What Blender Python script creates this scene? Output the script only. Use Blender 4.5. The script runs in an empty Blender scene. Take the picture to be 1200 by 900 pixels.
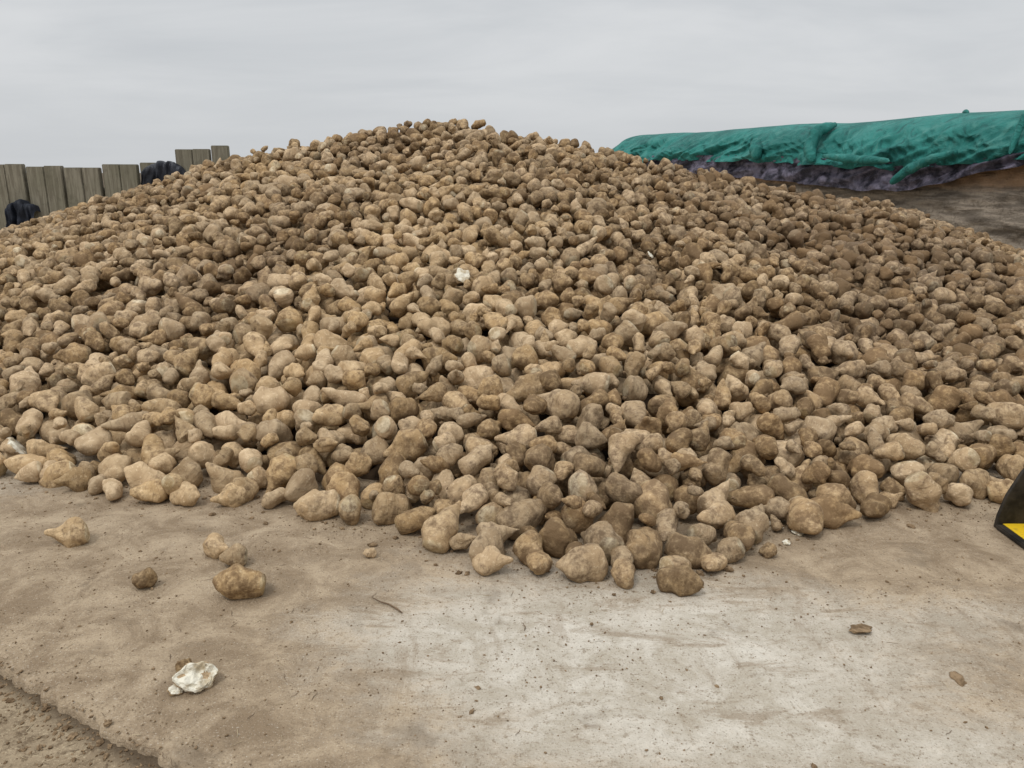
import bpy, math, random
import numpy as np
from mathutils import Vector, Matrix, Euler, noise
random.seed(7); np.random.seed(7)
scene=bpy.context.scene
R=math.radians

# ---------------------------------------------------------------- node helpers
def new_mat(name):
    m=bpy.data.materials.new(name); m.use_nodes=True
    nt=m.node_tree; nt.nodes.clear()
    out=nt.nodes.new('ShaderNodeOutputMaterial'); b=nt.nodes.new('ShaderNodeBsdfPrincipled')
    nt.links.new(b.outputs[0],out.inputs[0])
    b.inputs['Specular IOR Level'].default_value=0.2
    return m,nt,b
def N(nt,t,**k):
    n=nt.nodes.new(t)
    for a,v in k.items(): setattr(n,a,v)
    return n
def setin(nt,sock,v):
    if isinstance(v,bpy.types.NodeSocket): nt.links.new(v,sock)
    else: sock.default_value=v
def noi(nt,vec,scale,detail=4,rough=0.55,dist=0.0):
    n=N(nt,'ShaderNodeTexNoise'); setin(nt,n.inputs['Vector'],vec)
    n.inputs['Scale'].default_value=scale; n.inputs['Detail'].default_value=detail
    n.inputs['Roughness'].default_value=rough; n.inputs['Distortion'].default_value=dist
    return n.outputs['Fac']
def ramp(nt,f,a,b,lo=0.0,hi=1.0):
    n=N(nt,'ShaderNodeMapRange'); n.interpolation_type='SMOOTHSTEP'
    setin(nt,n.inputs['Value'],f)
    n.inputs['From Min'].default_value=a; n.inputs['From Max'].default_value=b
    n.inputs['To Min'].default_value=lo; n.inputs['To Max'].default_value=hi
    return n.outputs[0]
def mix(nt,f,a,b,blend='MIX'):
    n=N(nt,'ShaderNodeMix'); n.data_type='RGBA'; n.blend_type=blend
    def c(v): return (*v,1) if isinstance(v,tuple) and len(v)==3 else v
    setin(nt,n.inputs[0],f); setin(nt,n.inputs[6],c(a)); setin(nt,n.inputs[7],c(b))
    return n.outputs[2]
def mth(nt,op,a,b=0.0,clamp=False):
    n=N(nt,'ShaderNodeMath',operation=op); n.use_clamp=clamp
    setin(nt,n.inputs[0],a); setin(nt,n.inputs[1],b); return n.outputs[0]
def bump(nt,b,h,strength,dist):
    n=N(nt,'ShaderNodeBump'); n.inputs['Strength'].default_value=strength
    n.inputs['Distance'].default_value=dist; nt.links.new(h,n.inputs['Height'])
    nt.links.new(n.outputs[0],b.inputs['Normal'])
def pos(nt): return N(nt,'ShaderNodeNewGeometry').outputs['Position']
def mapping(nt,vec,scale=(1,1,1),rot=(0,0,0),loc=(0,0,0)):
    n=N(nt,'ShaderNodeMapping'); setin(nt,n.inputs[0],vec)
    n.inputs['Scale'].default_value=scale; n.inputs['Rotation'].default_value=rot; n.inputs['Location'].default_value=loc
    return n.outputs[0]
def blob(nt,p,cx,cy,rx,ry,rot=0.0):
    """1 in the centre of an elliptical stained patch of ground, 0 outside"""
    v=N(nt,'ShaderNodeVectorMath',operation='SUBTRACT'); setin(nt,v.inputs[0],p); v.inputs[1].default_value=(cx,cy,0)
    m=mapping(nt,v.outputs[0],scale=(1/rx,1/ry,0),rot=(0,0,rot))
    l=N(nt,'ShaderNodeVectorMath',operation='LENGTH'); nt.links.new(m,l.inputs[0])
    return ramp(nt,l.outputs['Value'],0.2,1.3,1.0,0.0)

# ---------------------------------------------------------------- materials
def beet_coords(nt):
    tc=N(nt,'ShaderNodeTexCoord').outputs['Object']
    oi=N(nt,'ShaderNodeObjectInfo').outputs['Random']
    c=N(nt,'ShaderNodeCombineXYZ'); nt.links.new(mth(nt,'MULTIPLY',oi,60),c.inputs[0]); nt.links.new(mth(nt,'MULTIPLY',oi,23),c.inputs[1])
    a=N(nt,'ShaderNodeVectorMath',operation='ADD'); nt.links.new(tc,a.inputs[0]); nt.links.new(c.outputs[0],a.inputs[1])
    return a.outputs[0],oi
def make_beet_mat(name,crown=False):
    m,nt,b=new_mat(name)
    v,rnd=beet_coords(nt); p=pos(nt)
    n1=noi(nt,v,1.7,2,0.55); n2=noi(nt,v,9,3,0.7)
    rings=noi(nt,mapping(nt,v,scale=(1.2,1.2,6.5)),1.7,2,0.6,0.4)
    tan_a=(0.53,0.375,0.205); tan_b=(0.37,0.245,0.122)
    if crown: tan_a=(0.64,0.52,0.33); tan_b=(0.34,0.235,0.115)
    col=mix(nt,ramp(nt,n1,0.35,0.65),tan_b,tan_a)
    col=mix(nt,ramp(nt,n2,0.54,0.70,0,0.55),col,(0.68,0.52,0.32))
    col=mix(nt,ramp(nt,rings,0.55,0.72,0,0.4),col,(0.16,0.095,0.045))
    reg=noi(nt,p,0.42,2,0.5)
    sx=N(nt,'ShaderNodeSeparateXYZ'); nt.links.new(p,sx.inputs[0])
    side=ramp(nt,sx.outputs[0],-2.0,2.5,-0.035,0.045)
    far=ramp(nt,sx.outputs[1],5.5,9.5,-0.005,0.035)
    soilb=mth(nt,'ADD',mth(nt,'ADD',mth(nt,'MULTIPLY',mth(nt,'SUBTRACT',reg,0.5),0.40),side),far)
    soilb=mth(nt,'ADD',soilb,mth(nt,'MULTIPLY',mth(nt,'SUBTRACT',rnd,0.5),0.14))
    n3=noi(nt,v,3.8,4,0.7)
    sn=mth(nt,'ADD',mth(nt,'ADD',mth(nt,'MULTIPLY',n1,0.42),mth(nt,'MULTIPLY',n3,0.58)),soilb)
    col=mix(nt,ramp(nt,sn,0.415,0.63,0,0.88),col,(0.145,0.087,0.043))
    hs=N(nt,'ShaderNodeHueSaturation'); nt.links.new(col,hs.inputs['Color'])
    r2=N(nt,'ShaderNodeTexWhiteNoise'); r2.noise_dimensions='1D'; nt.links.new(rnd,r2.inputs['W'])
    nt.links.new(ramp(nt,r2.outputs['Value'],0,1,0.74,1.10),hs.inputs['Value'])
    nt.links.new(ramp(nt,rnd,0,1,0.88,1.02),hs.inputs['Saturation'])
    nt.links.new(hs.outputs[0],b.inputs['Base Color']); b.inputs['Roughness'].default_value=0.8
    h=mth(nt,'ADD',n3,mth(nt,'ADD',mth(nt,'MULTIPLY',rings,0.5),mth(nt,'MULTIPLY',n2,0.4)))
    bump(nt,b,h,0.7,0.013)
    return m
M_beet=make_beet_mat('beet_skin'); M_crown=make_beet_mat('beet_crown',True)
def flesh():
    m,nt,b=new_mat('beet_flesh'); tc=N(nt,'ShaderNodeTexCoord').outputs['Object']
    n=noi(nt,tc,3,5); n2=noi(nt,tc,14,3)
    c=mix(nt,ramp(nt,n,0.43,0.68,0,0.9),(0.68,0.64,0.53),(0.38,0.30,0.185))
    nt.links.new(c,b.inputs['Base Color']); b.inputs['Roughness'].default_value=0.6; bump(nt,b,n2,0.5,0.005); return m
M_flesh=flesh()
def simple(name,c1,c2,scale,rough=0.9,bs=0.5,bd=0.01,lo=0.35,hi=0.65,world=True):
    m,nt,b=new_mat(name); v=pos(nt) if world else N(nt,'ShaderNodeTexCoord').outputs['Object']
    n=noi(nt,v,scale,4,0.65); n2=noi(nt,v,scale*5,3,0.6)
    c=mix(nt,ramp(nt,n,lo,hi),c1,c2); c=mix(nt,ramp(nt,n2,0.55,0.75,0,0.4),c,c1)
    nt.links.new(c,b.inputs['Base Color']); b.inputs['Roughness'].default_value=rough
    bump(nt,b,mth(nt,'ADD',n,mth(nt,'MULTIPLY',n2,0.5)),bs,bd); return m
M_gapshade=simple('heap_gap_shade',(0.022,0.013,0.007),(0.04,0.024,0.012),6,bd=0.03)  # near-black brown: shade between the beets put into the colour
M_crumb=simple('soil_crumb',(0.11,0.07,0.037),(0.26,0.18,0.105),30)
M_straw=simple('straw',(0.50,0.41,0.27),(0.30,0.225,0.13),20)
M_root=simple('dry_root',(0.10,0.065,0.04),(0.19,0.13,0.08),40)

def concrete_mat():
    m,nt,b=new_mat('worn_concrete'); p=pos(nt)
    big=noi(nt,p,0.9,5,0.6,0.3); mid=noi(nt,p,4.5,6,0.75,0.5); fine=noi(nt,p,35,4,0.75); grit=noi(nt,p,140,3,0.7)
    smear=noi(nt,mapping(nt,p,scale=(1.0,3.2,1),rot=(0,0,.12)),2.3,5,0.7,0.6)
    smear2=noi(nt,mapping(nt,p,scale=(3.6,0.9,1),rot=(0,0,.9),loc=(3,7,0)),1.6,5,0.7,0.4)
    base=mix(nt,ramp(nt,mid,0.35,0.68),(0.385,0.335,0.262),(0.58,0.535,0.46))
    a=blob(nt,p,-1.9,3.0,1.6,1.0); a2=blob(nt,p,2.2,3.3,1.5,0.65); a3=blob(nt,p,-1.1,2.0,1.1,0.6,0.5); a4=blob(nt,p,0.4,1.5,1.9,0.40)
    a5=blob(nt,p,0.2,4.2,3.2,1.35); a6=blob(nt,p,1.9,2.2,0.8,0.45)
    pale=blob(nt,p,0.15,2.35,1.2,0.5,0.1)
    s=mth(nt,'ADD',mth(nt,'MULTIPLY',a,0.30),mth(nt,'MULTIPLY',a2,0.30)); s=mth(nt,'ADD',s,mth(nt,'MULTIPLY',a3,0.28))
    s=mth(nt,'ADD',s,mth(nt,'MULTIPLY',a6,0.16))
    s=mth(nt,'ADD',s,mth(nt,'MULTIPLY',a4,0.22)); s=mth(nt,'ADD',s,mth(nt,'MULTIPLY',a5,0.26)); s=mth(nt,'SUBTRACT',s,mth(nt,'MULTIPLY',pale,0.08))
    nn=mth(nt,'ADD',mth(nt,'MULTIPLY',big,0.25),mth(nt,'ADD',mth(nt,'MULTIPLY',mid,0.35),mth(nt,'ADD',mth(nt,'MULTIPLY',smear,0.25),mth(nt,'MULTIPLY',fine,0.15))))
    f=ramp(nt,mth(nt,'ADD',nn,s),0.42,0.72,0,0.95)
    soil=mix(nt,ramp(nt,mid,0.35,0.65),(0.205,0.145,0.088),(0.37,0.282,0.185))
    c=mix(nt,f,base,soil)
    c=mix(nt,ramp(nt,smear,0.54,0.66,0,0.6),c,(0.24,0.18,0.118))
    c=mix(nt,ramp(nt,smear2,0.56,0.68,0,0.45),c,(0.23,0.17,0.11))
    c=mix(nt,ramp(nt,fine,0.53,0.68,0,0.6),c,(0.20,0.148,0.095))
    c=mix(nt,ramp(nt,grit,0.57,0.70,0,0.7),c,(0.14,0.105,0.07))
    c=mix(nt,ramp(nt,grit,0.42,0.28,0,0.45),c,(0.69,0.635,0.55))
    sp=noi(nt,mapping(nt,p,loc=(4.3,1.1,0)),3.4,4,0.6)
    c=mix(nt,ramp(nt,sp,0.60,0.72,0,0.5),c,(0.155,0.118,0.08))
    nt.links.new(c,b.inputs['Base Color']); b.inputs['Roughness'].default_value=0.9
    h=mth(nt,'ADD',mth(nt,'MULTIPLY',mid,1.2),mth(nt,'ADD',mth(nt,'MULTIPLY',fine,0.6),mth(nt,'MULTIPLY',grit,0.25)))
    bump(nt,b,h,0.8,0.014); return m
M_conc=concrete_mat()
def ground_mat():
    m,nt,b=new_mat('bare_ground'); p=pos(nt)
    mid=noi(nt,p,3,5,0.7); fine=noi(nt,p,28,4,0.75); grit=noi(nt,p,110,3,0.7)
    c=mix(nt,ramp(nt,mid,0.35,0.65),(0.22,0.165,0.105),(0.34,0.265,0.175))
    c=mix(nt,ramp(nt,fine,0.50,0.64,0,0.8),c,(0.13,0.092,0.055))
    c=mix(nt,ramp(nt,grit,0.54,0.68,0,0.6),c,(0.47,0.385,0.26))
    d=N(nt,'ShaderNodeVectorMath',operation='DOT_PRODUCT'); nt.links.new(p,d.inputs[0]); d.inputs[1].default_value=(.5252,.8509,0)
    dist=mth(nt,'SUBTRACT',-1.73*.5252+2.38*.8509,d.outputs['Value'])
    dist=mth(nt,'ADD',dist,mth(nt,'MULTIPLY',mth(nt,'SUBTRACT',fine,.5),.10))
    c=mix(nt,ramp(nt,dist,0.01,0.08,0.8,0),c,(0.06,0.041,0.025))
    nt.links.new(c,b.inputs['Base Color']); b.inputs['Roughness'].default_value=0.95
    bump(nt,b,mth(nt,'ADD',fine,mth(nt,'MULTIPLY',grit,0.4)),0.8,0.015); return m
M_ground=ground_mat()

# ---------------------------------------------------------------- mesh helpers
def link(o,parent=None):
    scene.collection.objects.link(o)
    if parent: o.parent=parent
    return o
def mesh_obj(name,verts,faces,mats,smooth=True,parent=None,linkit=True,idx=None):
    me=bpy.data.meshes.new(name); me.from_pydata([tuple(v) for v in verts],[],faces); me.update()
    for m in mats: me.materials.append(m)
    if idx is not None: me.polygons.foreach_set('material_index',idx)
    if smooth: me.polygons.foreach_set('use_smooth',[True]*len(me.polygons))
    o=bpy.data.objects.new(name,me)
    if linkit: link(o,parent)
    return o
def empty(name,loc=(0,0,0)):
    o=bpy.data.objects.new(name,None); o.location=loc; o.empty_display_size=0.1; return link(o)
def grid_obj(name,P,mats,parent=None,smooth=True):
    nr=len(P); nc=len(P[0]); v=[p for r in P for p in r]
    f=[(i*nc+j,i*nc+j+1,(i+1)*nc+j+1,(i+1)*nc+j) for i in range(nr-1) for j in range(nc-1)]
    return mesh_obj(name,v,f,mats,smooth,parent)
def fbm(x,y,z=0.0,o=4):
    s=0;a=1;t=0
    for k in range(o):
        s+=a*noise.noise(Vector((x,y,z))); t+=a; a*=0.5; x*=2.03;y*=2.03;z*=2.03
    return s/t

# ---------------------------------------------------------------- beet shapes
def beet_source(name,seed,L,prof,bend,cut):
    rs=random.Random(seed); n=22; seg=22
    T=[0,.04,.14,.35,.55,.75,.9,1.0]
    prof=[max(.012,q*rs.uniform(.91,1.09)) for q in prof]
    Tf=np.linspace(0,1,60); Pf=np.interp(Tf,T,prof)
    ker=np.array([1,2,3,2,1])/9.; Pp=np.pad(Pf,2,mode='edge'); Pf=np.convolve(Pp,ker,'valid')
    V=[];F=[];I=[]
    off=Vector((seed*3.7,seed*1.3,seed*0.7)); ba=rs.uniform(0,6.28); ga=rs.uniform(0,6.28)
    sq=rs.uniform(0.82,1.0); amp=rs.uniform(.9,1.35)
    tilt=rs.uniform(-.25,.25)
    for i in range(n):
        t=i/(n-1)
        r=float(np.interp(t,Tf,Pf))
        cx=bend*math.cos(ba)*t*t; cy=bend*math.sin(ba)*t*t
        for j in range(seg):
            a=2*math.pi*j/seg
            x=math.cos(a);y=math.sin(a)*sq
            z=(0.5-t)*L
            if i<3: z+=tilt*x*r*(1-i/3)
            p=Vector((x*r+cx,y*r+cy,z)); q=p+off
            d=amp*(0.17*noise.noise(q*1.5)+0.062*noise.noise(q*3.3)+0.018*noise.noise(q*8))
            g=math.exp(-((((a-ga+math.pi)%(2*math.pi))-math.pi)/0.22)**2)+math.exp(-((((a-ga)%(2*math.pi))-math.pi)/0.22)**2)
            d-=0.06*g*math.sin(math.pi*t)
            k=min(1,r/0.3)
            p+=Vector((x,y,0))*d*k+Vector((0,0,0.07*noise.noise(q*2+Vector((5,5,5)))))*min(1,r/.4)
            V.append(p)
    for i in range(n-1):
        for j in range(seg):
            a=i*seg+j;b=i*seg+(j+1)%seg
            F.append((a,a+seg,b+seg,b)); I.append(1 if i<1 else 0)
    c0=len(V); V.append(sum((V[j] for j in range(seg)),Vector())/seg+Vector((0,0,0.03)))
    c1=len(V); V.append(sum((V[(n-1)*seg+j] for j in range(seg)),Vector())/seg-Vector((0,0,0.02)))
    for j in range(seg):
        F.append((c0,j,(j+1)%seg)); I.append(1)
        F.append((c1,(n-1)*seg+(j+1)%seg,(n-1)*seg+j)); I.append(0)
    return mesh_obj(name,V,F,[M_beet,{0:M_beet,1:M_crown,2:M_flesh}[cut]],linkit=False,idx=I)
beets=bpy.data.collections.new('sugar_beet_shapes')
P_con=[.27,.38,.47,.49,.41,.27,.15,.05]; P_rnd=[.25,.36,.46,.50,.47,.37,.23,.08]
P_lng=[.27,.37,.44,.43,.36,.26,.16,.06]; P_stub=[.28,.40,.48,.49,.45,.37,.28,.17]; P_tip=[.26,.39,.48,.48,.37,.19,.08,.02]
specs=[(1.45,P_con,.15,1),(1.3,P_con,.08,0),(1.2,P_rnd,.05,1),(1.05,P_rnd,.0,0),(1.7,P_lng,.18,1),(1.5,P_lng,.12,0),
       (1.2,P_stub,.05,1),(1.05,P_stub,.0,0),(1.35,P_rnd,.12,0),(1.5,P_tip,.16,0),(1.15,P_con,.1,1),(1.3,P_stub,.1,0),(1.4,P_rnd,.1,1),(1.35,P_rnd,.1,1),
       (1.0,P_rnd,.0,1),(1.45,P_stub,.14,0),(1.25,P_rnd,.12,0),(1.55,P_con,.2,1),(1.1,P_stub,.05,0),(1.3,P_rnd,.16,0)]
NS=len(specs)
for k,(L,p,bd,c) in enumerate(specs):
    beets.objects.link(beet_source('sugar_beet_%02d'%k,k+3,L,p,bd,c))

def scatter(name,pts,rots,scls,idxs,coll):
    me=bpy.data.meshes.new(name); me.from_pydata([tuple(p) for p in pts],[],[])
    a=me.attributes.new('rot','FLOAT_VECTOR','POINT'); a.data.foreach_set('vector',np.array(rots,dtype=np.float32).ravel())
    a=me.attributes.new('scl','FLOAT_VECTOR','POINT'); a.data.foreach_set('vector',np.array(scls,dtype=np.float32).ravel())
    a=me.attributes.new('idx','INT','POINT'); a.data.foreach_set('value',np.array(idxs,dtype=np.int32))
    o=link(bpy.data.objects.new(name,me))
    ng=bpy.data.node_groups.new(name+'_scatter','GeometryNodeTree')
    ng.interface.new_socket('Geometry',in_out='INPUT',socket_type='NodeSocketGeometry')
    ng.interface.new_socket('Geometry',in_out='OUTPUT',socket_type='NodeSocketGeometry')
    gi=ng.nodes.new('NodeGroupInput'); go=ng.nodes.new('NodeGroupOutput')
    ci=ng.nodes.new('GeometryNodeCollectionInfo'); ci.inputs['Collection'].default_value=coll
    ci.inputs['Separate Children'].default_value=True; ci.inputs['Reset Children'].default_value=True
    io=ng.nodes.new('GeometryNodeInstanceOnPoints'); io.inputs['Pick Instance'].default_value=True
    def at(n,t):
        x=ng.nodes.new('GeometryNodeInputNamedAttribute'); x.data_type=t; x.inputs['Name'].default_value=n
        return [s for s in x.outputs if s.enabled and s.name=='Attribute'][0]
    e=ng.nodes.new('FunctionNodeEulerToRotation'); ng.links.new(at('rot','FLOAT_VECTOR'),e.inputs[0])
    ng.links.new(e.outputs[0],io.inputs['Rotation']); ng.links.new(at('scl','FLOAT_VECTOR'),io.inputs['Scale'])
    ng.links.new(at('idx','INT'),io.inputs['Instance Index'])
    ng.links.new(gi.outputs[0],io.inputs['Points']); ng.links.new(ci.outputs[0],io.inputs['Instance'])
    ng.links.new(io.outputs[0],go.inputs[0])
    md=o.modifiers.new('scatter','NODES'); md.node_group=ng
    return o

# ---------------------------------------------------------------- heap surface
TX=[-12,-6,-2.75,-2.04,-1.5,-.99,-.58,-.376,-.142,.285,.68,.908,1.153,1.6,2.0,2.61,5,10]
TY=[7.2,5.0,4.14,3.90,3.86,3.70,3.48,3.36,3.18,3.14,3.02,3.20,3.42,3.58,3.72,3.84,4.6,7.0]
HX=[-10,-8,-6.26,-5.6,-4.86,-4.1,-3.47,-2.74,-2.03,-1.4,-.91,-.4,0,.5,1.02,1.63,2.56,3.08,4.44,4.98,5.63,6.3,8,10]
HY=[.25,.6,.90,1.11,1.32,1.58,1.76,1.90,2.03,2.14,2.20,2.17,2.06,2.03,1.92,1.76,1.58,1.47,1.27,1.12,.90,.63,.4,.2]
RY=10.0
def heap(x,y):
    ty=float(np.interp(x,TX,TY)); H=float(np.interp(x,HX,HY))-0.02
    d=y-ty
    if d<0: return 0.13*max(0,1+d/0.10)-0.02 if d>-0.10 else -1
    L=RY-ty; s=d/L
    z0=0.15*(1-math.exp(-d/0.10))+0.0
    if s<=1: z=z0+(H-0.15)*(0.86*s+0.14*s*s)
    else: z=H-(y-RY)*0.55
    n=0.10*noise.noise(Vector((x*0.9,y*0.9,3.1)))+0.075*noise.noise(Vector((x*2.3,y*2.3,8.1)))
    return z+n*min(1,d/0.8)*(1 if s<0.8 else 0.4)
cell=0.20; grid={}
pts=[];rots=[];scls=[];idx=[]
def free(x,y,z,w):
    cx,cy,cz=int(x//cell),int(y//cell),int(z//cell)
    for i in (cx-1,cx,cx+1):
        for j in (cy-1,cy,cy+1):
            for k in (cz-1,cz,cz+1):
                g=grid.get((i,j,k))
                if g:
                    for (a,b,c,ww) in g:
                        m=(w+ww)*0.53
                        if (x-a)**2+(y-b)**2+(z-c)**2<m*m: return False
    return True
def rand_rot(nrm,flat):
    u=Vector((random.gauss(0,1),random.gauss(0,1),random.gauss(0,1))); u-=nrm*u.dot(nrm)*flat
    if u.length<1e-3:u=Vector((1,0,0))
    q=u.normalized().to_track_quat('Z','Y')@Euler((0,0,random.uniform(0,6.28))).to_quaternion()
    return tuple(q.to_euler())
def put(x,y,z,w,rot=None,k=None,flat=0.55,sc=None):
    grid.setdefault((int(x//cell),int(y//cell),int(z//cell)),[]).append((x,y,z,w))
    pts.append((x,y,z)); 
    rots.append(rot or rand_rot(Vector((0,-0.25,0.97)),flat))
    scls.append(sc or (w*random.uniform(.92,1.12),w*random.uniform(.92,1.12),w*random.uniform(.88,1.15)))
    idx.append(random.randrange(NS) if k is None else k)
pale_spots=[(-0.36,5.78,0.03,0.10),(1.13,6.62,0.03,0.06),(-2.78,4.26,None,0.14)]
for (x,y,dz,w) in pale_spots:
    z=heap(x,y)+dz if dz is not None else 0.08
    grid.setdefault((int(x//cell),int(y//cell),int(z//cell)),[]).append((x,y,z,w*1.1))
def fill(ncand,wlo,whi,depth):
    for _ in range(ncand):
        x=random.uniform(-8.6,8.6)
        ty=float(np.interp(x,TX,TY))
        y=random.uniform(ty-0.12,RY+0.9)
        if abs(x)>0.72*y+1.6: continue
        w=random.uniform(wlo,whi); h=heap(x,y)
        if h<=-0.5: continue
        zt=h-w*0.42+(0.05 if y<9 else 0.02); zl=max(w*0.42,h-depth)
        z=w*0.42 if zt<zl else zl+(zt-zl)*random.random()**0.8
        if free(x,y,z,w): put(x,y,z,w)
fill(7000,.14,.165,.24); fill(36000,.12,.14,.28); fill(100000,.102,.12,.30); fill(130000,.085,.102,.30); fill(40000,.062,.082,.24)
heap_n=len(pts)
for (x,y,w,ang,k,Ls) in [(-1.97,3.26,.12,0.3,0,1),(-1.25,3.14,.10,2.6,0,1),(-1.165,3.06,.09,0.2,2,1),(-1.06,2.82,.135,0.05,12,1),(-1.46,2.87,.088,1.0,3,.9),
    (-2.0,3.75,.10,1.9,6,1),(-2.27,3.88,.12,0.7,0,1),(-.61,3.13,.05,.4,3,1),(1.10,3.14,.062,2.2,7,1),(-1.80,3.72,.12,.35,15,1),(-1.60,3.70,.12,2.8,8,1),
    (-2.45,4.0,.11,1.4,2,1),(-.93,3.55,.15,.1,12,1),(-.34,3.22,.09,.6,3,1),(-.07,3.0,.115,2.7,0,1),(.10,2.98,.10,1.2,10,1),(.28,2.96,.15,.15,8,1),(.45,2.90,.105,1.5,7,1),
    (.66,2.84,.125,2.5,12,1),(-1.4,3.68,.11,.8,0,1),(.82,3.0,.10,1.1,1,1)]:
    z=w*0.43
    d=Vector((math.cos(ang),math.sin(ang),random.uniform(-.18,-.05)))
    q=d.to_track_quat('Z','Y')@Euler((0,0,random.uniform(0,6.28))).to_quaternion()
    put(x,y,z,w,rot=tuple(q.to_euler()),k=k,sc=(w,w,w*Ls))
scatter('sugar_beet_heap',pts,rots,scls,idx,beets)
print('beets',heap_n)
P=[]
for x in np.arange(-9,9.01,0.12):
    row=[]
    for s in np.linspace(0,1,90):
        ty=float(np.interp(x,TX,TY)); y=ty+0.05+s*(14.0-ty)
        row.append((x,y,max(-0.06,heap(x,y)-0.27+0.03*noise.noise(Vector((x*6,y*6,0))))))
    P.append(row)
grid_obj('heap_shade_core',P,[M_gapshade])  # added dark sheet under the beets, stands in for shade in the gaps

# ---------------------------------------------------------------- broken pale roots
import bmesh
def chunk(name,loc,s,rot,seed,squash=0.7,whiteup=0.1,jag=1.0,mats=None,cutz=0.12,flat=False):
    bm=bmesh.new(); bmesh.ops.create_icosphere(bm,subdivisions=4,radius=0.5)
    o=Vector((seed*2.1,seed,0))
    for v in bm.verts:
        n=v.co.normalized(); 
        d=0.22*noise.noise(n*1.4+o)+0.09*noise.noise(n*3+o)
        v.co=n*(0.5+d); v.co.z*=squash
        if v.co.z>cutz: v.co.z=cutz+(v.co.z-cutz)*0.15+jag*(0.10*noise.noise(v.co*4+o)+0.04*noise.noise(v.co*11+o))
    for f in bm.faces:
        f.smooth=not flat; c=f.calc_center_median()
        f.material_index=1 if c.z>whiteup+0.08*noise.noise(c*4+o) else 0
    me=bpy.data.meshes.new(name); bm.to_mesh(me); bm.free()
    for m in (mats or (M_beet,M_flesh)): me.materials.append(m)
    ob=link(bpy.data.objects.new(name,me)); ob.location=loc; ob.scale=s; ob.rotation_euler=rot; return ob
bb=empty('broken_sugar_beet',(-1.02,2.24,0))
a=chunk('flesh_piece',(0,0,0),(.115,.10,.12),(R(46),R(14),R(24)),23,0.8,0.07,1.5,flat=True); a.parent=bb; a.location=(.012,0,.034)
a=chunk('skin_piece',(0,0,0),(.05,.05,.11),(R(-15),R(-30),0),5,1,0.75,0); a.parent=bb; a.location=(-.04,.03,.055)
a=chunk('flesh_shard',(0,0,0),(.05,.04,.045),(R(20),R(10),.6),14,.6,.05,1,flat=True); a.parent=bb; a.location=(-.04,-.03,.012)
k=0
for (x,y,dz,w) in pale_spots:
    z=heap(x,y)+dz if dz is not None else 0.09
    chunk('cut_sugar_beet',(x,y,z),(w*1.15,w,w*1.1),(R(55),R(10),k),11+k,0.85,0.06,.35); k+=1
for (x,y,s) in [(1.21,3.46,.03),(1.30,3.36,.045),(1.215,3.26,.03),(1.24,3.42,.022)]:
    chunk('beet_fragment',(x,y,s*0.25),(s*1.3,s,s*.7),(0.2,0.1,x*9),int(s*1000),.6,-1)
chunk('soil_clod',(1.25,2.56,.012),(.075,.05,.04),(0,0,.3),21,.5,2,mats=(M_crumb,M_crumb))
chunk('soil_clod',(1.45,2.28,.002),(.04,.07,.025),(0,0,.1),22,.4,2,mats=(M_crumb,M_crumb))

# ---------------------------------------------------------------- ground and pad
def gz(x,y): return -0.040+(0.014*fbm(x*4,y*4,2) if abs(x)<5 and 0<y<5 else 0)
gp=[]
xs=sorted(set([-400,-150,-60,-25,-10]+list(np.arange(-5,5.01,0.06))+[10,25,60,150,400]))
ys=sorted(set([-400,-100,-30,-8,-2]+list(np.arange(0,5.01,0.06))+[8,15,30,80,200,500]))
for y in ys: gp.append([(x,y,gz(x,y)) for x in xs])
grid_obj('ground',gp,[M_ground])
e0=Vector((-1.73,2.38)); ed=Vector((.81,-.50)).normalized(); en=Vector((.50,.81)).normalized()
aa=list(np.arange(-4,4,0.015))
aa=[-45,-30,-18,-10,-6]+aa+[6,9,15,30]
bbs=[-.010,-.004,.004,.015,.03]+list(np.arange(.06,3.2,0.06))+[4,6,9,14,22,35,50]
P=[]
for b_ in bbs:
    row=[]
    for a_ in aa:
        rag=0.055*fbm(a_*3,0.3,7,5)+0.020*noise.noise(Vector((a_*19,5,1)))+0.010*noise.noise(Vector((a_*55,5,1)))
        fade=max(0,1-b_/0.3)
        q=e0+ed*a_+en*(b_+rag*fade)
        z={-.010:-.07,-.004:-.022,.004:-.009,.015:-.004}.get(b_,0.0)
        if b_>0.01: z=0.004*fbm(q.x*2,q.y*2,1)*min(1,b_)-0.003*fade
        row.append((q.x,q.y,z))
    P.append(row)
grid_obj('concrete_pad',P[::-1],[M_conc])

# ---------------------------------------------------------------- crumbs, straw
def blobsrc(name,seed,mat,sc=(1,1,.6)):
    bm=bmesh.new(); bmesh.ops.create_icosphere(bm,subdivisions=2,radius=0.5)
    for v in bm.verts:
        n=v.co.normalized(); v.co=n*(0.5+0.3*noise.noise(n*1.8+Vector((seed,0,0)))); v.co.x*=sc[0];v.co.y*=sc[1];v.co.z*=sc[2]
    me=bpy.data.meshes.new(name); bm.to_mesh(me); bm.free(); me.materials.append(mat)
    return bpy.data.objects.new(name,me)
cr=bpy.data.collections.new('soil_crumb_shapes')
for k in range(5): cr.objects.link(blobsrc('crumb_%d'%k,k*3+1,M_crumb,(1,random.uniform(.6,1),.55)))
def edge_b(x,y): return (Vector((x,y))-e0).dot(en)
pp=[];rr=[];ss=[];ii=[]
def addc(x,y,z,s):
    pp.append((x,y,z));rr.append((random.uniform(-.3,.3),random.uniform(-.3,.3),random.uniform(0,6.28)));ss.append((s,s,s));ii.append(random.randrange(5))
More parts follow.
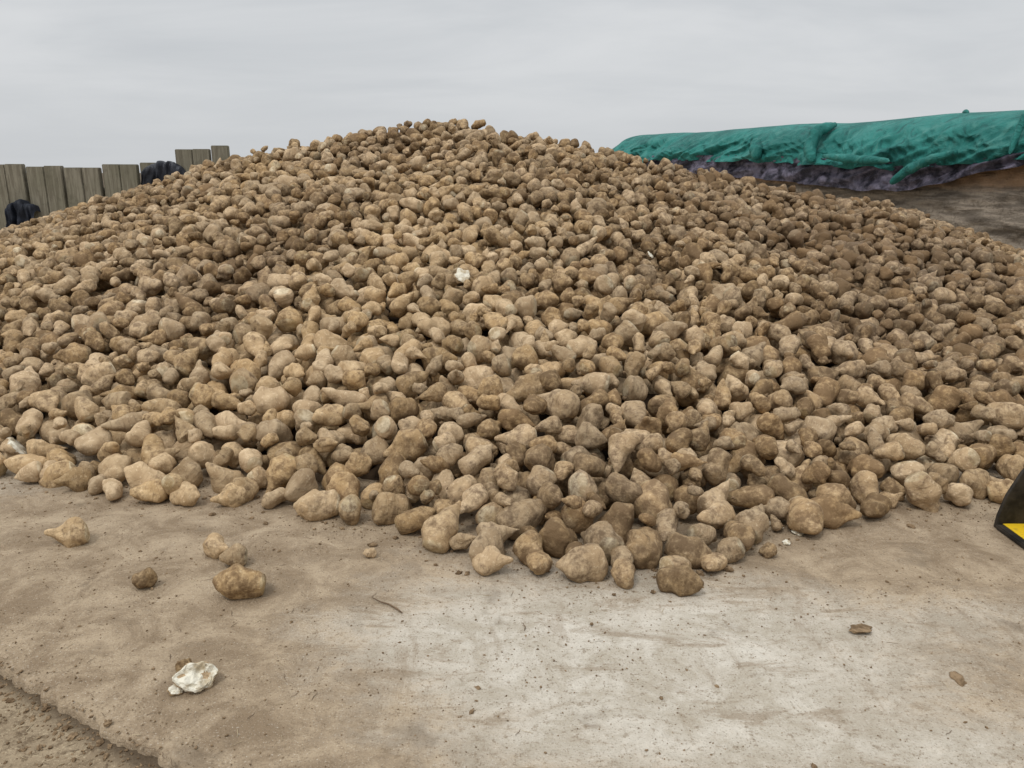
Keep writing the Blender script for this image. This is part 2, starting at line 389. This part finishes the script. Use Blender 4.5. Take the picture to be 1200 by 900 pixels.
for _ in range(50000):
    x=random.uniform(-3.4,3.4);y=random.uniform(1.2,4.1); b_=edge_b(x,y)
    dens=0.10+0.8*max(0,fbm(x*1.5,y*1.5,4,3)+0.05)
    ty=float(np.interp(x,TX,TY)); dens+=0.7*math.exp(-abs(ty-y)/0.25)
    if x<-0.9: dens+=0.12
    if b_<0.0: dens=0.95
    elif b_<0.12: dens+=0.4
    if random.random()>dens: continue
    s=min(.022,0.0032*math.exp(random.gauss(0,0.55)))
    if y>ty-0.3 and random.random()<.2: s*=2.5
    if b_<0: s*=1.5
    if -.08<b_<.01: s*=1.6
    addc(x,y,(gz(x,y) if b_<-.01 else 0)+s*.15,s)
for _ in range(2600):
    x=random.gauss(0.3,2.6); y=random.uniform(3.5,10)
    if fbm(x*.7,y*.7,12,3)<-0.05: continue
    s=random.uniform(.012,.035); addc(x,y,heap(x,y)+random.uniform(-.08,-.03),s)
scatter('soil_crumbs',pp,rr,ss,ii,cr)
st=bpy.data.collections.new('straw_shapes')
for k in range(4):
    V=[];F=[];n=7;bx=random.uniform(-.2,.2)
    for i in range(n):
        t=i/(n-1)-.5; r=.028*(1-.5*abs(t))
        for j in range(4):
            a=j*math.pi/2; V.append((t,bx*(t*t)*2+math.cos(a)*r+.03*math.sin(9*t+k),math.sin(a)*r*.6+.02*math.sin(5*t)))
    for i in range(n-1):
        for j in range(4): F.append((i*4+j,i*4+(j+1)%4,(i+1)*4+(j+1)%4,(i+1)*4+j))
    st.objects.link(mesh_obj('straw_%d'%k,V,F,[M_straw if k<2 else M_root],linkit=False))
pp=[];rr=[];ss=[];ii=[]
for _ in range(9000):
    x=random.uniform(-3.2,3.2);y=random.uniform(1.3,4.0);b_=edge_b(x,y)
    d=0.03+(0.08 if x<-.6 else 0)
    if b_<0.02: d=1
    if -.06<b_<.0: d=.3
    if random.random()>d: continue
    s=random.uniform(.010,.040)
    pp.append((x,y,(gz(x,y)+.003 if b_<-.01 else .002)));rr.append((0,random.uniform(-.1,.1),random.uniform(0,6.28)));ss.append((s,s,s));ii.append(random.randrange(4))
scatter('straw_litter',pp,rr,ss,ii,st)
def tube(name,pl,rad,mat,parent=None,seg=8,noisea=0.0):
    V=[];F=[];pl=[Vector(p) for p in pl];n=len(pl)
    for i,p in enumerate(pl):
        d=(pl[min(i+1,n-1)]-pl[max(i-1,0)]).normalized(); s=d.cross(Vector((0,0,1)))
        if s.length<.1: s=d.cross(Vector((1,0,0)))
        s.normalize(); u=s.cross(d)
        r=rad[i] if isinstance(rad,(list,tuple)) else rad
        for j in range(seg):
            a=2*math.pi*j/seg; q=p+(s*math.cos(a)+u*math.sin(a))*r
            V.append(q+(q-p)*noisea*noise.noise(q*7))
    for i in range(n-1):
        for j in range(seg): F.append((i*seg+j,(i+1)*seg+j,(i+1)*seg+(j+1)%seg,i*seg+(j+1)%seg))
    F.append(tuple(range(seg))); F.append(tuple(range((n-1)*seg,n*seg))[::-1])
    return mesh_obj(name,V,F,[mat],parent=parent)
tube('dry_root',[(-.54,2.79,.004),(-.50,2.75,.008),(-.47,2.74,.005),(-.43,2.70,.007),(-.41,2.68,.003)],[.001,.0025,.003,.0035,.002],M_root)
tube('dry_root',[(.04,2.61,.003),(.048,2.58,.005),(.045,2.56,.003)],[.001,.002,.001],M_root)

# ---------------------------------------------------------------- sleeper fence (left)
def wood():
    m,nt,b=new_mat('weathered_sleeper'); p=pos(nt)
    g=noi(nt,mapping(nt,p,scale=(14,14,1.0)),2.2,5,0.65,0.6); n=noi(nt,p,1.6,4); mo=noi(nt,p,9,4)
    c=mix(nt,ramp(nt,g,.35,.65),(0.15,0.13,0.095),(0.25,0.225,0.17)); c=mix(nt,ramp(nt,n,.4,.65,0,.5),c,(0.15,0.14,0.095))
    c=mix(nt,ramp(nt,mo,.55,.7,0,.4),c,(0.10,0.09,0.065))
    nt.links.new(c,b.inputs['Base Color']); b.inputs['Roughness'].default_value=.9; bump(nt,b,g,.6,.02); return m
M_wood=wood(); M_black=simple('black_sheet',(0.012,0.013,0.017),(0.035,0.037,0.045),3,0.45,.6,.03)
def box(name,cx,cy,cz,sx,sy,sz,mat,parent,rot=(0,0,0),bev=.01):
    bm=bmesh.new(); bmesh.ops.create_cube(bm,size=1)
    for v in bm.verts: v.co=Vector((v.co.x*sx,v.co.y*sy,v.co.z*sz))
    if bev: bmesh.ops.bevel(bm,geom=bm.edges[:],offset=bev,segments=2,affect='EDGES')
    me=bpy.data.meshes.new(name); bm.to_mesh(me); bm.free(); me.materials.append(mat)
    o=link(bpy.data.objects.new(name,me),parent); o.location=(cx,cy,cz); o.rotation_euler=rot; return o
fence=empty('sleeper_fence')
fx0,fy0,fx1,fy1=-14.5,12.4,-3.6,13.6
n=0;x=0;Lf=math.hypot(fx1-fx0,fy1-fy0);ang=math.atan2(fy1-fy0,fx1-fx0)
while x<Lf-1.1:
    grp=n//2; rg=random.Random(grp*5+1)
    w=.265; wx=fx0+math.cos(ang)*(x+w/2); wy=fy0+math.sin(ang)*(x+w/2)
    gx=wx if n%2==0 else wx-w
    top=1.66+0.03*rg.uniform(-1,1)+0.008*random.uniform(-1,1)+max(0,(gx+7.2))*0.05+(0.17 if gx>-5.6 else 0)
    box('sleeper_%d'%n,wx,wy+rg.uniform(-.03,.03),top/2-.05,w-.004,.13,top+.1,M_wood,fence,(random.uniform(-.01,.01),random.uniform(-.003,.003),ang)); 
    x+=w+(0.04 if n%2 else 0.003); n+=1
for zz in (0.6,1.25): box('rail_%d'%int(zz*10),(fx0+fx1)/2-.55,(fy0+fy1)/2+.08,zz,Lf-1.2,.1,.15,M_wood,fence,(0,0,ang))
def drape(name,cx,cy,ztop,width,front,mat,seed,rot=0.0):
    P=[]
    for i in range(60):
        u=i/59; x=(u-.5)*width; row=[]
        hgt=ztop-0.16*abs(2*u-1)**2.2+0.05*noise.noise(Vector((u*5,seed,0)))
        for j in range(40):
            v=j/39
            if v<.35: y=.12; z=hgt-(.35-v)/.35*.5
            elif v<.55: th=(v-.35)/.2*math.pi; y=.12*math.cos(th); z=hgt+.07*math.sin(th)
            else: y=-.12-.10*(v-.55); z=hgt-(v-.55)/.45*front*(1+.25*noise.noise(Vector((u*4,seed,3))))
            f=.07*(1-2*abs(noise.noise(Vector((u*6+v,v*2.0,seed)))))+.03*noise.noise(Vector((u*18,v*9,seed)))
            row.append((x+.04*noise.noise(Vector((u*5,v*5,seed))),y-f*(1 if v>.4 else -.5),z+.3*f))
        P.append(row)
    o=grid_obj(name,P,[mat]); o.location=(cx,cy,0); o.rotation_euler=(0,0,rot); return o
drape('black_plastic_sheet',-5.55,13.32,1.66,.66,.6,M_black,3,ang)
drape('black_plastic_sheet',-7.72,12.98,1.06,.42,.5,simple('dark_blue_sheet',(0.012,0.014,0.020),(0.03,0.035,0.05),3,.6,.6,.03),8,ang)

# ---------------------------------------------------------------- silage clamp with teal cover (right)
def tarp_mat():
    m,nt,b=new_mat('teal_cover'); p=pos(nt)
    n=noi(nt,p,1.3,4,.6,.4); f=noi(nt,mapping(nt,p,scale=(1,1,.6)),3.5,4,.6,1.4); w=noi(nt,p,60,2)
    c=mix(nt,ramp(nt,n,.38,.62),(0.014,0.125,0.108),(0.028,0.19,0.165)); c=mix(nt,ramp(nt,f,.52,.68,0,.45),c,(0.09,0.26,0.225))
    c=mix(nt,ramp(nt,f,.47,.33,0,.6),c,(0.008,0.065,0.06))
    nt.links.new(c,b.inputs['Base Color']); b.inputs['Roughness'].default_value=.6
    bump(nt,b,mth(nt,'ADD',f,mth(nt,'MULTIPLY',w,.2)),.8,.13); return m
M_teal=tarp_mat(); M_under=simple('purple_black_sheet',(0.022,0.02,0.03),(0.14,0.125,0.165),3.5,0.4,.8,.06,lo=.4,hi=.62)
def silage():
    m,nt,b=new_mat('silage_face'); p=pos(nt)
    l=noi(nt,mapping(nt,p,scale=(1,1,7)),1.6,5,.65,.3); f=noi(nt,p,16,4,.7)
    c=mix(nt,ramp(nt,l,.38,.62),(0.14,0.115,0.09),(0.29,0.24,0.185)); c=mix(nt,ramp(nt,f,.5,.7,0,.6),c,(0.10,0.08,0.06))
    sz=N(nt,'ShaderNodeSeparateXYZ'); nt.links.new(p,sz.inputs[0])
    c=mix(nt,ramp(nt,mth(nt,'ADD',sz.outputs[2],mth(nt,'MULTIPLY',l,.3)),1.42,1.62,0,.75),c,(0.34,0.20,0.105))
    nt.links.new(c,b.inputs['Base Color']); b.inputs['Roughness'].default_value=.95; bump(nt,b,mth(nt,'ADD',l,f),.9,.05); return m
M_sil=silage()
clamp=empty('silage_clamp')
A=Vector((2.5,22.0)); D=Vector((.4283,-.9036)); O=Vector((-.9036,-.4283))
def W(t,o,z): return (A.x+D.x*t+O.x*o, A.y+D.y*t+O.y*o, z)
LOWy=[4,10,11.6,12.2,12.9,13.5,14.2,15.5,17,19,22,24]; LOWz=[1.72,1.74,1.74,1.71,1.66,1.60,1.63,1.72,1.77,1.80,1.84,1.85]
def yof(t): return 22-.9036*t
ts=list(np.arange(-0.6,18.0,0.04))
def build_sheet(name,mat,secf,nsec):
    P=[]
    for t in ts: P.append([secf(t,k/(nsec-1)) for k in range(nsec)])
    return grid_obj(name,P,[mat],parent=clamp)
def ridged(x,y,z): return 1-2*abs(noise.noise(Vector((x,y,z))))
def tarpsec(t,s):
    low=float(np.interp(yof(t),LOWy,LOWz)); endf=min(1,max(0,(t+.6)/1.3)); endf=math.sqrt(endf)
    top=1.75+(0.72+0.04*fbm(t*.6,3,1,2)+0.015*math.sin(t*1.4)+(0.035 if t>11.35 else 0))*endf
    if s<.3: o=-6+5.2*(s/.3); z=top+.02*math.sin(s*9)
    elif s<.6:
        u=(s-.3)/.3; th=u*math.pi*.42; o=-.8+.95*math.sin(th); z=top-.42*(1-math.cos(th))
    else:
        u=(s-.6)/.4; o=.12+.24*u+.05*math.sin(u*3.1); z=(top-.317)*(1-u)+(low)*u
    wr=0
    if s>.4:
        k=min(1,(s-.4)/.25)
        wr=k*(.13*ridged(t*0.9+1.6*s,s*2.4,1)+.09*ridged(t*2.2+5*s,s*3.0,4)+.045*ridged(t*5.0-7*s,s*5,7)+.012*noise.noise(Vector((t*16,s*12,7))))
        wr+=k*.06*math.sin(t*2.3+8*s+2*noise.noise(Vector((t*.8,s,0))))
        wr-=.12*k
        z+=k*.04*noise.noise(Vector((t*2.0,s*6,11)))
    if s>.9: z+=(s-.9)*10*.07*noise.noise(Vector((t*2.3,0,5)))
    return W(t,o+wr,z)
build_sheet('teal_cover',M_teal,tarpsec,90)
def undersec(t,s):
    low=float(np.interp(yof(t),LOWy,LOWz)); yy=yof(t)
    drop=float(np.interp(yy,[10,11.5,12.4,13.2,14,15.5,17,22],[.03,.06,.18,.32,.36,.34,.30,.2]))
    lo2=low-(drop+.05*noise.noise(Vector((t*1.7,2,2))))
    z=(low+.12)*(1-s)+lo2*s
    o=.24+.08*s+.08*abs(noise.noise(Vector((t*3,s*3,9))))+.07*ridged(t*4+3*s,s*3,3)+.04*math.sin(t*5+s*7)
    return W(t,o,z)
build_sheet('undersheet',M_under,undersec,18)
def facesec(t,s):
    z=1.75*s; o=.14+.22*(1-s)+.07*noise.noise(Vector((t*1.3,z*4,0)))+.05*noise.noise(Vector((t*5,z*9,3)))
    if s>.99: o=-.3
    return W(t,o,z-.02)
build_sheet('silage_face',M_sil,facesec,60)
P=[[W(-.55,o,z) for o in (-6,-3,-.2,.2)] for z in (-.02,.6,1.2,1.7)]
grid_obj('silage_end',P,[M_sil],parent=clamp)
def bag(name,path,r=.10):
    n=len(path); pl=[]
    for i in range(24):
        u=i/23*(n-1); a=int(min(u,n-2)); f=u-a; pl.append(Vector(path[a]).lerp(Vector(path[a+1]),f))
    pl=[(pl[max(i-1,0)]+pl[i]*2+pl[min(i+1,23)])/4 for i in range(24)]
    rad=[r*(math.sin(math.pi*min(1,max(0.03,i/23)))**.35)*(1+.2*noise.noise(Vector((i*.4,r*30,1)))) for i in range(24)]
    return tube(name,pl,rad,M_teal,clamp,12,.25)
def ty(y): return (22-y)/.9036
bag('gravel_bag_1',[W(ty(15.2),-.15,2.40),W(ty(15.2),.28,2.28),W(ty(15.15),.48,1.98),W(ty(15.0),.56,1.72)],.11)
bag('gravel_bag_2',[W(ty(16.6),.30,2.18),W(ty(16.4),.48,2.00),W(ty(16.3),.54,1.80)],.11)
bag('gravel_bag_3',[W(ty(12.5),.50,1.86),W(ty(12.9),.58,1.74),W(ty(13.2),.60,1.58),W(ty(13.45),.60,1.38)],.085)
bag('gravel_bag_4',[W(ty(14.8),.54,1.84),W(ty(14.2),.58,1.78),W(ty(13.5),.56,1.74)],.07)
bag('gravel_bag_6',[W(ty(11.9),-.3,2.52),W(ty(11.8),.25,2.36),W(ty(11.8),.40,2.05),W(ty(11.8),.48,1.8)],.05)
bag('gravel_bag_7',[W(ty(13.3),-.7,2.47),W(ty(13.2),-.6,2.49),W(ty(13.1),-.5,2.47)],.04)

# ---------------------------------------------------------------- loader bucket (right edge)
M_blk=simple('black_worn_steel',(0.014,0.012,0.010),(0.045,0.037,0.028),9,0.55,.3,.004)
M_yel=simple('yellow_paint',(0.30,0.20,0.04),(0.72,0.47,0.02),12,0.45,.2,.003,lo=.22,hi=.42)
bk=empty('loader_bucket')
def plate(name,poly,y0,y1,mat):
    n=len(poly); V=[(x,y0,z) for x,z in poly]+[(x,y1,z) for x,z in poly]
    F=[tuple(range(n)),tuple(range(2*n-1,n-1,-1))]+[(i,i+n,(i+1)%n+n,(i+1)%n) for i in range(n)]
    o=mesh_obj(name,V,F,[mat],smooth=False,parent=bk)
    mo=o.modifiers.new('b','BEVEL'); mo.width=.004; mo.segments=2; return o
SX=.165
back=[(2.07,.0),(2.075,.06),(2.10,.16),(2.15,.27),(2.26,.42),(2.45,.52),(2.66,.50),(2.80,.38),(2.84,.2),(2.76,.05),(2.6,.0)]
back=[(x+SX,z) for x,z in back]
ylo,yhi=3.06,3.42
plate('side_plate',back,ylo,ylo+.02,M_blk); plate('side_plate_rear',back,yhi,yhi+.02,M_blk)
plate('side_decal',[(x+SX,z) for x,z in [(2.115,.012),(2.125,.10),(2.15,.125),(2.45,.15),(2.62,.15),(2.62,.03)]],ylo-.006,ylo-.003,M_yel)
def strip(name,pl,th,mat):
    V=[];F=[]
    for i,(x,z) in enumerate(pl):
        a=Vector(pl[max(i-1,0)]);b=Vector(pl[min(i+1,len(pl)-1)]);d=(b-a).normalized();nx,nz=-d.y*th,d.x*th
        V+=[(x,ylo+.022,z),(x,yhi-.002,z),(x+nx,yhi-.002,z+nz),(x+nx,ylo+.022,z+nz)]
    for i in range(len(pl)-1):
        for j in range(4): F.append((i*4+j,i*4+(j+1)%4,i*4+4+(j+1)%4,i*4+4+j))
    F+= [(0,3,2,1),tuple(range(len(V)-4,len(V)))]
    return mesh_obj(name,V,F,[mat],smooth=False,parent=bk)
strip('shell',[(x+SX,z) for x,z in [(2.10,.012),(2.6,.012),(2.73,.06),(2.81,.2),(2.77,.36),(2.65,.47),(2.50,.49)]],.012,M_yel)
box('cutting_edge',2.11+SX,(ylo+yhi)/2+.01,.012,.09,yhi-ylo-.03,.02,M_blk,bk,bev=.004)
box('hitch_bracket',2.88+SX,3.24,.28,.08,.2,.26,M_blk,bk)

# ---------------------------------------------------------------- sky, sun, camera
w=bpy.data.worlds.new('World'); scene.world=w; w.use_nodes=True; nt=w.node_tree; nt.nodes.clear()
out=N(nt,'ShaderNodeOutputWorld')
sky=N(nt,'ShaderNodeTexSky'); sky.sky_type='NISHITA'; sky.sun_disc=False; sky.sun_elevation=R(60); sky.sun_rotation=R(215)
sky.dust_density=4
hs=N(nt,'ShaderNodeHueSaturation'); hs.inputs['Saturation'].default_value=.15; nt.links.new(sky.outputs[0],hs.inputs['Color'])
b1=N(nt,'ShaderNodeBackground'); b1.inputs[1].default_value=.03; nt.links.new(hs.outputs[0],b1.inputs[0])
g=N(nt,'ShaderNodeTexCoord').outputs['Generated']
sp=N(nt,'ShaderNodeSeparateXYZ'); nt.links.new(g,sp.inputs[0])
up=mth(nt,'MAXIMUM',sp.outputs[2],0.0)
zz=mth(nt,'ADD',up,.12)
cb=N(nt,'ShaderNodeCombineXYZ'); nt.links.new(mth(nt,'DIVIDE',sp.outputs[0],zz),cb.inputs[0]); nt.links.new(mth(nt,'DIVIDE',sp.outputs[1],zz),cb.inputs[1])
cl=noi(nt,mapping(nt,cb.outputs[0],scale=(.6,.8,1),rot=(0,0,.5)),.9,6,.55,.4)
c=mix(nt,ramp(nt,cl,.3,.7),(0.51,0.535,0.56),(0.65,0.665,0.68))
c=mix(nt,ramp(nt,sp.outputs[2],0.0,.16,.8,0),c,(0.64,0.66,0.68))
b2=N(nt,'ShaderNodeBackground'); nt.links.new(c,b2.inputs[0])
nt.links.new(ramp(nt,up,0.2,1.0,0.90,2.1),b2.inputs[1])
ad=N(nt,'ShaderNodeAddShader'); nt.links.new(b1.outputs[0],ad.inputs[0]); nt.links.new(b2.outputs[0],ad.inputs[1]); nt.links.new(ad.outputs[0],out.inputs[0])
sl=bpy.data.lights.new('sun','SUN'); sl.energy=1.15; sl.angle=R(12); sl.color=(1,.98,.95)
so=link(bpy.data.objects.new('sun',sl)); 
az=R(215); el=R(60)
dirv=Vector((math.sin(az)*math.cos(el),math.cos(az)*math.cos(el),math.sin(el)))
so.rotation_euler=dirv.to_track_quat('Z','Y').to_euler(); so.location=(0,0,20)
cam=bpy.data.cameras.new('camera'); cam.sensor_width=36; cam.lens=28.26; cam.clip_end=2000; cam.clip_start=.05
co=link(bpy.data.objects.new('camera',cam)); co.location=(0,0,1.6); co.rotation_euler=(R(90-14.9),0,0)
scene.camera=co
scene.view_settings.view_transform='Standard'; scene.view_settings.look='None'; scene.view_settings.exposure=0
